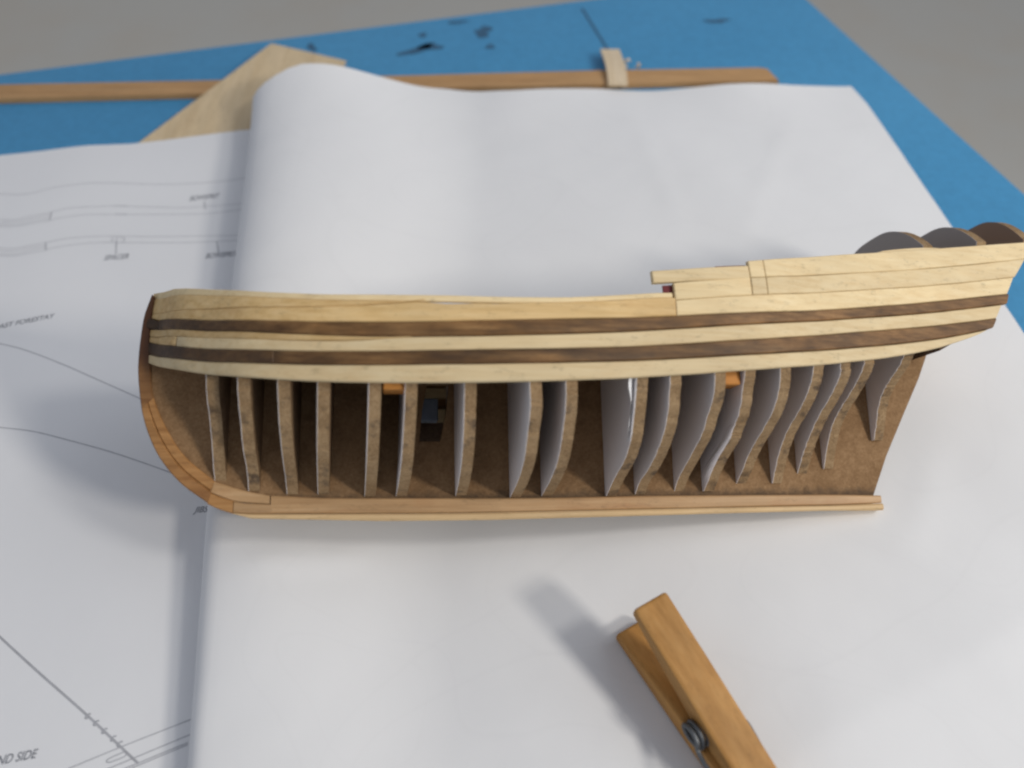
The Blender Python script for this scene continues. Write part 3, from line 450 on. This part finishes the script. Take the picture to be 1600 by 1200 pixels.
for k, (x, y, s, lab) in enumerate(((64, 226, 1.0, 'curled pale wood shaving beside the short offcut'), (69, 221.5, 0.6, 'tiny pale wood shaving on the far edge of the tan strip'))):
    V = []; n = 16
    for i in range(n+1):
        t = i/n*5.2; r = (1.3+0.35*t)*s
        for q in (-1.1*s, 1.1*s): V.append((r*math.cos(t)+q*0.7, q+0.5*t*s, r*math.sin(t)+2.6*s))
    F = [[2*i, 2*i+1, 2*i+3, 2*i+2] for i in range(n)]
    o = link('wood_shaving', V, F, M['offcut'], smooth=True); o.location = (x*MM, y*MM, (0.4 if k == 0 else 3.1)*MM); o.rotation_euler = (0, 0, 0.7+k)
    tag(o, lab, 'wood shaving')

# ------------------------------------------------------------------ the hull
XS = Vector((0.98769867, 0.09240492, -0.12614546)); YS = Vector((0.15515773, -0.47892204, 0.8640369)); ZS = Vector((-0.01942742, 0.87298053, 0.487368))
ship = bpy.data.objects.new('model_ship_hull', None); COL.objects.link(ship); ship.empty_display_size = 0.02
mt = Matrix((XS, -YS, ZS)).transposed().to_4x4(); mt.translation = Vector((118.086, -55.476, 3.5))*MM
ship.matrix_world = mt
tag(ship, 'half-planked wooden model ship hull lying on its side on white paper', 'model ship')
P3 = lambda x, y, z: (x, -y, z)          # y here is positive towards port (the side facing the camera)
EK = np.array(GEO['E'])
EM = np.gradient(EK[:, 1], EK[:, 0])
def E(x):
    x = min(max(x, -222.0), 69.0); i = int(np.clip(np.searchsorted(EK[:, 0], x)-1, 0, len(EK)-2))
    h = EK[i+1, 0]-EK[i, 0]; t = (x-EK[i, 0])/h
    return float((2*t**3-3*t**2+1)*EK[i, 1]+(t**3-2*t**2+t)*h*EM[i]+(-2*t**3+3*t**2)*EK[i+1, 1]+(t**3-t**2)*h*EM[i+1])
def tum(z, x): return -max(0, z-50-max(0, x+80)*0.2)**2*0.008
CV = {k: np.array(v) for k, v in GEO['curves'].items()}
def zc(n, x): return float(np.interp(x, CV[n][:, 0], CV[n][:, 1]))
SB = 0.86                                  # the side it rests on is sprung in a little
def plank(name, top, bot, x0, x1, mat, thick=1.5, proud=0.0, side=1, label=None, gap=0.10, ch=0.22, seed=0):
    """x0/x1: (at top, at bottom)"""
    ft = (lambda x: zc(top, x)) if isinstance(top, str) else top
    fb = (lambda x: zc(bot, x)) if isinstance(bot, str) else bot
    if not isinstance(x0, tuple): x0 = (x0, x0)
    if not isinstance(x1, tuple): x1 = (x1, x1)
    L = abs(x1[0]-x0[0]); n = max(3, int(L/4)); V = []
    r = random.Random(seed*31+int(L*7)); p1, p2 = r.uniform(0, 6), r.uniform(0, 6)
    us = [0, 0.25/L]+[i/n for i in range(1, n)]+[1-0.25/L, 1]
    for k, u in enumerate(us):
        xt = x0[0]+(x1[0]-x0[0])*u; xb = x0[1]+(x1[1]-x0[1])*u; xm = (xt+xb)/2
        wob = 0.06*math.sin(xm*0.11+p1)+0.04*math.sin(xm*0.31+p2)
        zt, zb = ft(xt)-gap*0.5+wob*0.5, fb(xb)+gap*0.5+wob*0.5
        if zt-zb < 0.25: zt = zb+0.25
        c = min(ch, (zt-zb)*0.3); e = 0.18 if k in (0, len(us)-1) else 0.0
        def Y(x, z, d):
            y = E(x)+tum(z, x)+d
            return max(y, 0.4) if side > 0 else -max(y, 0.4)*SB
        xf = lambda z: xb+(xt-xb)*(z-zb)/max(zt-zb, 1e-3)
        o = 1.6+proud-e
        for z, d in ((zb, 1.6-thick), (zb, o-c), (zb+c, o), ((zb+zt)/2, o+0.05), (zt-c, o), (zt, o-c), (zt, 1.6-thick)):
            V.append(P3(xf(z), Y(xf(z), z, d), z))
    m = 7; k = len(us)
    F = [list(range(m))[::-1], [(k-1)*m+i for i in range(m)]]
    for i in range(k-1): F += [[i*m+j, i*m+(j+1) % m, (i+1)*m+(j+1) % m, (i+1)*m+j] for j in range(m)]
    o = link(name, V, F, mat, ship); autosmooth(o, 30)
    if label: o['label'] = label
    return o
e = GEO['ends']; BW = e['bow']-0.8
dipz = lambda x: zc('c0b', x)-0.55*math.exp(-((x+141)/5.5)**2)-0.35*math.exp(-((x+129)/4)**2)
topP1b = lambda x: min(dipz(x), zc('cdiv', x)) if x < e['j640'] else dipz(x)
c2m = lambda x: zc('w1b', x)-(zc('w1b', x)-zc('c2m', min(x, -150)))*max(0, min(1, (e['j640']+4-x)/14)) if x > -161 else zc('c2m', x)
for sd in (1, -1):
    S = 'port' if sd > 0 else 'starboard'
    q = dict(side=sd)
    plank('rail_strip', 'c0t', 'c0b', BW, e['j1050'], M['pale2'], thick=1.3, proud=-0.25, seed=1, gap=0.05, **q)
    plank('plank', 'c0b', 'cdiv', BW, e['j640']+4, M['pale'], seed=2, **q)
    plank('plank', topP1b, 'w1t', BW, e['j1056'], M['pale'], seed=3, **q)
    plank('plank', 'A', 'w1t', e['j1056']+0.15, tuple(e['p1c']), M['pale2'], seed=4, **q)
    plank('plank', 'B', 'A', e['j1056']+0.1, e['j1171']-0.1, M['pale2'], seed=5, **q)
    plank('plank', 'B', 'A', e['j1171']+0.1, e['j1195']-0.05, M['pale2'], seed=15, proud=0.03, **q)
    plank('plank', 'B', 'A', e['j1195']+0.1, tuple(e['q1']), M['pale2'], seed=6, **q)
    plank('plank', 'q2at', 'Q2b', e['j1019'], e['j1171']-0.1, M['pale2'], seed=7, **q)
    plank('plank', 'q2bt', 'B', e['j1171']+0.1, e['j1195']-0.05, M['pale2'], seed=8, proud=0.03, **q)
    plank('plank', 'q2bt', 'B', e['j1195']+0.1, tuple(e['q2']), M['pale2'], seed=9, **q)
    plank('wale', 'w1t', 'w1b', BW-1.3, tuple(e['w1']), M['walnut'], proud=0.35, seed=10, ch=0.35, label='upper dark walnut wale', **q)
    plank('plank', 'w1b', 'c2m', BW, e['j640']+4, M['pale'], seed=11, **q)
    plank('plank', 'c2m', 'w2t', BW, e['j275'], M['pale'], seed=12, **q)
    plank('plank', c2m, 'w2t', e['j275']+0.15, tuple(e['p2']), M['pale2'], seed=13, **q)
    plank('wale', 'w2t', 'w2b', BW, e['j428'], M['walnut'], proud=0.3, seed=16, ch=0.35, **q)
    plank('wale', 'w2t', 'w2b', e['j428']+0.05, tuple(e['w2']), M['walnut'], proud=0.3, seed=17, ch=0.35, label='lower dark walnut wale', **q)
    plank('plank', 'w2b', 'c3b', BW, tuple(e['p3']), M['pale2'], seed=19, ch=0.3, **q)
    if sd < 0: plank('plank', lambda x: zc('c3b', x), lambda x: zc('c3b', x)-9, -190, -90, M['dark_block'], seed=30, **q)  # added unseen strake, darkens the view through the slot in the plate
    # dark red lining inside the quarterdeck bulwark
    plank('bulwark_lining', lambda x: zc('q2at', x)-4.3, lambda x: 56.2+0.06*(x+80), -82.6, -57, M['red'], thick=1.3, proud=-1.75, seed=20, **q)
    plank('bulwark_lining', lambda x: zc('q2at', x)+0.6, lambda x: zc('Q2b', x)+0.5, -66.5, -57.4, M['red'], thick=1.3, proud=-1.75, seed=21, **q)
    plank('poop_rail', lambda x: zc('q2bt', x)+1.0*max(0, 1-((x-1)/13)**2)**.5+0.1, lambda x: zc('q2bt', x)-2.5, -16, 16, M['pale2'], thick=1.2, proud=-1.7, seed=22, **q)

def deck_z(x): return float(np.interp(x, [-222, -140, -80, -79, 60], [52, 48, 51, 53, 70]))
# frames with their paper templates
def outline(pts, x0, tip_lo=None):
    pts = [tuple(p) for p in pts]
    top = E(x0)-0.05
    body = [(min(y, top), z) for y, z in pts]
    zt = body[-1][1]
    body += [(top, max(zt+4, 41)), (top+tum(deck_z(x0), x0), deck_z(x0)-1.0)]
    return catmull(body, 6)
for k, (x0, lean, pts) in enumerate(GEO['frames']):
    port = outline(pts, x0); r = random.Random(k)
    port = [(y+(r.uniform(-.26, .26) if 3 < i < len(port)-3 else 0), z) for i, (y, z) in enumerate(port)]
    full = [(max(y, 1.0), z) for y, z in port]+[(-max(y, 1.0)*SB, z) for y, z in reversed(port)]
    em = lambda a, b, t, x0=x0, lean=lean: P3(x0+t+lean*max(a, 0)/38.0, a, b)
    v, f = prism(full, 0, 3.05, em)
    fr = link('frame', v, f, M['mdf_edge'], ship, edge_mat=M['mdf_shaded'], face_mats=[1, 1]+[0]*len(full))
    big = [(y+(0.06 if y > 0 else -0.05), z) for y, z in full]
    v, f = prism(big, -0.13, -0.02, em)
    o = link('paper_template', v, f, M['template'], fr)
    if k == 9:    # the template of this frame has come unglued along its edge
        V = []; n = 14
        for i in range(n+1):
            t = i/n; z = 35.8-t*17; yb = float(np.interp(z, [p[1] for p in port[:-6]], [p[0] for p in port[:-6]]))
            lift = 1.3*(1-t)**.5*(0.8+0.3*math.sin(t*9))
            V += [P3(x0-0.3, yb-3.0, z), P3(x0-0.5-lift*0.5, yb-0.9, z), P3(x0-0.5-lift*1.5, yb+0.7, z)]
        F = []
        for i in range(n): F += [[3*i, 3*i+1, 3*i+4, 3*i+3], [3*i+1, 3*i+2, 3*i+5, 3*i+4]]
        link('loose_template_edge', V, F, M['paper'], fr, smooth=True)
    if k == 12:   # and here it has peeled away over its lower half
        V = []; n = 12
        for i in range(n+1):
            t = i/n; z = 23.5-t*13; yb = float(np.interp(z, [p[1] for p in port[:-6]], [p[0] for p in port[:-6]]))
            lift = 2.8*t**0.8
            V += [P3(x0-0.4-lift*0.4, max(yb-4, 1.7), z), P3(x0-0.4-lift, yb+0.5, z)]
        link('loose_template_edge', V, [[2*i, 2*i+1, 2*i+3, 2*i+2] for i in range(n)], M['template'], fr, smooth=True)
# poop beams with cambered heads
for x0, zc0, side, cent, mat in ((8.5, 80.6, 22.8, 92.3, 'template_shaded'), (29.0, 83.5, 21.0, 94.9, 'template_shaded'), (47.5, 85.5, 19.4, 98.0, 'template_dark')):
    head = []
    for i in range(25):
        a = -1+2*i/24; head.append((side*a, zc0+(cent-zc0)*(1-abs(a)**(2.2 if a > 0 else 4.0))))
    ol = [(-side*.96, zc0-3)]+head+[(side*.96, zc0-3)]
    em = lambda a, b, t, x0=x0: P3(x0+t, a, b)
    v, f = prism(ol, 0, 3.2, em); fr = link('poop_beam', v, f, M['mdf_edge'], ship)
    v, f = prism(ol, -0.2, -0.02, em); link('paper_template', v, f, M[mat], fr)
# central plate
pl = [tuple(p) for p in GEO['stem_in']][::-1]
pl = [(x-0.4, z) for x, z in pl]
bottom = [(x, z-0.4) for x, z in [tuple(p) for p in GEO['foot_in'][1:]]+[tuple(p) for p in GEO['keel_top'][1:-1]]]
post = [tuple(p) for p in GEO['post']][::-1]
ol = [(-200.5, 9.2)]+[(x, z) for x, z in bottom if x < -5]+[(-3.6, 4.4)]+post[1:]+[(22, 53), (22, 60)]
ol += [(x, deck_z(x)-1.5) for x in (0, -40, -80, -120, -160, -200)]+[(-222.8, 52)]+list(reversed(pl))[4:]
def plate_with_holes(ol, holes, half):
    bm = bmesh.new()
    def loop(pts):
        vs_ = [bm.verts.new((x*MM, 0, z*MM)) for x, z in pts]
        return [bm.edges.new((vs_[i], vs_[(i+1) % len(vs_)])) for i in range(len(vs_))]
    ed = loop(ol)
    for h in holes: ed += loop(h)
    bmesh.ops.triangle_fill(bm, use_beauty=True, use_dissolve=False, edges=ed)
    for v in bm.verts: v.co.y = -half*MM
    ret = bmesh.ops.extrude_face_region(bm, geom=list(bm.faces))
    for g in ret['geom']:
        if isinstance(g, bmesh.types.BMVert): g.co.y = half*MM
    bmesh.ops.recalc_face_normals(bm, faces=bm.faces)
    me = bpy.data.meshes.new('false_keel'); bm.to_mesh(me); bm.free(); me.materials.append(M['mdf'])
    o = bpy.data.objects.new('false_keel', me); COL.objects.link(o); o.parent = ship; return o
plate_with_holes(ol, [[tuple(p) for p in GEO['hole']]], 1.6)
# stem, forefoot, keel
def band(name, a, b, half, mat, ch=0.35):
    """bar between two polylines of equal length in the centre plane"""
    V = []; n = len(a)
    for (xa, za), (xb, zb) in zip(a, b):
        d = Vector((xb-xa, zb-za)); L = d.length; d.normalize(); c = min(ch, L*.25)
        A0, A1 = (xa+d.x*c, za+d.y*c), (xb-d.x*c, zb-d.y*c)
        for (x, z), y in (((xa, za), half-c), (A0, half), (A1, half), ((xb, zb), half-c), ((xb, zb), -half+c), (A1, -half), (A0, -half), ((xa, za), -half+c)):
            V.append(P3(x, y, z))
    F = [list(range(8)), [(n-1)*8+i for i in range(8)][::-1]]
    for i in range(n-1): F += [[i*8+j, i*8+(j+1) % 8, (i+1)*8+(j+1) % 8, (i+1)*8+j] for j in range(8)]
    o = link(name, V, F, mat, ship); autosmooth(o, 32); return o
def resample(p, n):
    p = np.array(catmull(p, 8)); s = np.r_[0, np.cumsum(np.hypot(*np.diff(p, axis=0).T))]
    t = np.linspace(0, s[-1], n); return np.c_[np.interp(t, s, p[:, 0]), np.interp(t, s, p[:, 1])]
si = resample(GEO['stem_in'], 49); so = resample(GEO['stem_out'], 49)
mid = so+(si-so)*0.52
T2 = lambda A_: [tuple(map(float, q)) for q in A_]
off = (si-so)/np.linalg.norm(si-so, axis=1)[:, None]*0.02
band('stem', T2(so[:25]), T2(si[:25]), 2.45, M['stem_head'])
band('stem', T2(so[24:]), T2(mid[24:]-off[24:]), 2.5, M['stem'])
band('stem_liner', T2(mid[24:]+off[24:]), T2(si[24:]), 2.35, M['stem'])
fo = resample([(-205.4, 4.45), (-203, 3.3), (-200.8, 2.45), (-198.5, 1.7)], 14); fi = resample([(-203.9, 10.6), (-200, 9.4), (-195.5, 8.0), (-188.7, 6.6)], 14)
fm = resample([(-204.8, 7.6), (-201, 6.0), (-197.2, 4.9), (-188.7, 4.2)], 14)
fl_ = resample([(-204.8, 7.6), (-202.5, 6.6), (-200.3, 5.8), (-198.5, 5.25)], 14)
band('forefoot', T2(fo), T2(fl_-np.array([0, .05])), 2.45, M['stem'])
band('forefoot', T2(fm+np.array([0, .05])), T2(fi), 2.35, M['keel'])
kx = np.r_[np.linspace(-188.4, -1.4, 40)]
itp = lambda key, x: np.interp(x, [p[0] for p in GEO[key]], [p[1] for p in GEO[key]])
km = np.interp(kx, [-196, -164, -139, -100, -18, -1], [1.6, 1.25, 1.0, 1.2, 1.7, 2.1])
kf = np.linspace(-198.35, -188.35, 8)
band('keel', T2(np.c_[kf, np.interp(kf, [-198.4, -194, -188.3], [1.9, 1.55, 1.5])]), T2(np.c_[kf, np.interp(kf, [-198.4, -196, -188.3], [5.15, 4.6, 4.15])]), 2.45, M['keel'])
band('keel', T2(np.c_[kx, km+0.08]), T2(np.c_[kx, itp('keel_top', kx)]), 2.45, M['keel'])
kb = np.linspace(-198.4, -1.0, 44)
km2 = np.interp(kb, [-198.5, -194, -164, -139, -100, -18, -1], [1.85, 1.5, 1.2, 0.95, 1.15, 1.65, 2.05])
band('keel_strip', T2(np.c_[kb, itp('keel_bot', kb)]), T2(np.c_[kb, km2]), 2.6, M['keel_strip'], ch=0.6)
# spacers, counter block, transom, deck
def block(name, x0, x1, y0, y1, z0, z1, mat):
    v, f = prism([(x0, z0), (x1, z0), (x1, z1), (x0, z1)], y0, y1, lambda a, b, t: P3(a, t, b))
    o = link(name, v, f, mat, ship)
    bm = bmesh.new(); bm.from_mesh(o.data); bmesh.ops.bevel(bm, geom=list(bm.edges), offset=0.3*MM, segments=1, affect='EDGES'); bm.to_mesh(o.data); bm.free(); return o
block('spacer_block', -157.6, -151.8, 27.0, 34.5, 31.4, 36.0, M['orange'])
block('spacer_block', -66.3, -60.9, 28.0, 34.5, 33.6, 37.6, M['orange'])
block('slot_block', -146.6, -141.2, -7.0, -1.9, 28.6, 35.4, M['slate'])  # blue-grey block set behind the slot in the plate
v, f = prism([(15.8, 49.0), (24.5, 53.5), (31, 58.5), (30, 62), (14, 54)], -13, 15, lambda a, b, t: P3(a, t, b))
link('counter_block', v, f, M['dark_block'], ship)
V = []
for (xx, zz) in ((21, 53.5), (30, 61), (36.5, 70.5), (38, 77), (39.5, 81)):
    for i in range(7):
        s = -1+2*i/6; y = (E(xx)-0.3)*s; V.append(P3(xx-0.4+1.2*(1-s*s), y*(SB if s < 0 else 1), zz))
F = [[j*7+i, j*7+i+1, (j+1)*7+i+1, (j+1)*7+i] for j in range(4) for i in range(6)]
o = link('transom', V, F, M['keel'], ship); md = o.modifiers.new('thick', 'SOLIDIFY'); md.thickness = 1.5*MM
V = []; xsd = np.linspace(-220, 28, 50)
for x in xsd:
    for i in range(9):
        s = -1+2*i/8; V.append(P3(float(x), (E(float(x))-0.4)*s*(SB if s < 0 else 1), deck_z(float(x))+1.2*(1-s*s)-0.9))
F = [[j*9+i, j*9+i+1, (j+1)*9+i+1, (j+1)*9+i] for j in range(len(xsd)-1) for i in range(8)]
link('deck', V, F, M['pale2'], ship, smooth=True)

# ------------------------------------------------------------------ clothes peg
peg = empty('clothes_peg', (29.3, -97.0, 1.9)); peg.rotation_euler = (0, 0, math.radians(-60))
tag(peg, 'wooden clothes peg with wire spring on the white paper in front of the hull', 'clothes peg')
def peg_leg(prof, w0, w1, ang=0.0, piv=(0, 0)):
    n = len(prof); V = []; c = 0.7
    cs, sn = math.cos(ang), math.sin(ang)
    pts = [((s-piv[0])*cs-(z-piv[1])*sn+piv[0], (s-piv[0])*sn+(z-piv[1])*cs+piv[1]) for s, z in prof]
    cx = sum(p[0] for p in pts)/n; cz = sum(p[1] for p in pts)/n
    bm = bmesh.new()
    rings = []
    for w in (w0, w1): rings.append([bm.verts.new((s*MM, w*MM, z*MM)) for s, z in pts])
    bm.faces.new(rings[0]); bm.faces.new(rings[1][::-1])
    for i in range(n): bm.faces.new((rings[0][i], rings[0][(i+1) % n], rings[1][(i+1) % n], rings[1][i]))
    bmesh.ops.recalc_face_normals(bm, faces=bm.faces)
    bmesh.ops.bevel(bm, geom=[e_ for e_ in bm.edges if e_.calc_face_angle(0) > 0.6], offset=1.25*MM, segments=4, affect='EDGES', profile=0.6)
    me = bpy.data.meshes.new('leg'); bm.to_mesh(me); bm.free(); me.materials.append(M['peg'])
    o = bpy.data.objects.new('leg', me); COL.objects.link(o); o.parent = peg; autosmooth(o, 30); return o
# profile of one leg: handle tip at s=0, spring seat at s=34, jaw at s=72
low = [(0, 0.4), (20, 0), (60, 0), (72, 1.0), (72, 6.0), (62, 7.0), (60, 5.6), (57, 5.6), (55, 7.0), (38, 7.2), (36.3, 6.0), (34, 5.4), (31.7, 6.0), (30, 7.2), (14, 5.8), (0.4, 3.8)]
peg_leg(low, 0, 10.8)
up = [(s, 14.5-z) for s, z in low][::-1]
peg_leg(up, 1.8, 12.6, math.radians(-13.5), (37, 7.3))
def tube(name, pts, r, mat, parent, seg=8):
    p = [Vector(q) for q in catmull(pts, 4)]; V = []; n = len(p)
    for i, q in enumerate(p):
        d = (p[min(n-1, i+1)]-p[max(0, i-1)]).normalized()
        a = d.orthogonal().normalized() if i == 0 else (a-d*a.dot(d)).normalized()
        b = d.cross(a)
        V += [tuple(q+(a*math.cos(t)+b*math.sin(t))*r) for t in [2*math.pi*k/seg for k in range(seg)]]
    F = [[i*seg+k, i*seg+(k+1) % seg, (i+1)*seg+(k+1) % seg, (i+1)*seg+k] for i in range(n-1) for k in range(seg)]
    F += [list(range(seg)), [(n-1)*seg+k for k in range(seg)][::-1]]
    return link(name, V, F, mat, parent, smooth=True)
# coil across the width, its two arms reaching forward to the jaws
coil = []
for i in range(0, 8*9+1):
    t = 2*math.pi*i/8; coil.append((34+3.3*math.cos(t), -1.3+14.8*i/72, 9.2+3.3*math.sin(t)))
pre = [(61, 5.5, 13.8), (59.5, 1.0, 14.4), (58.5, -1.4, 13.6), (50, -1.9, 11.6), (42, -2.0, 9.6)]
suf = [(40, 13.8, 9.0), (50, 14.0, 4.0), (58.5, 13.9, 1.2), (59, 12.4, 1.0)]
tube('spring', pre+coil+suf, 0.66, M['steel'], peg)
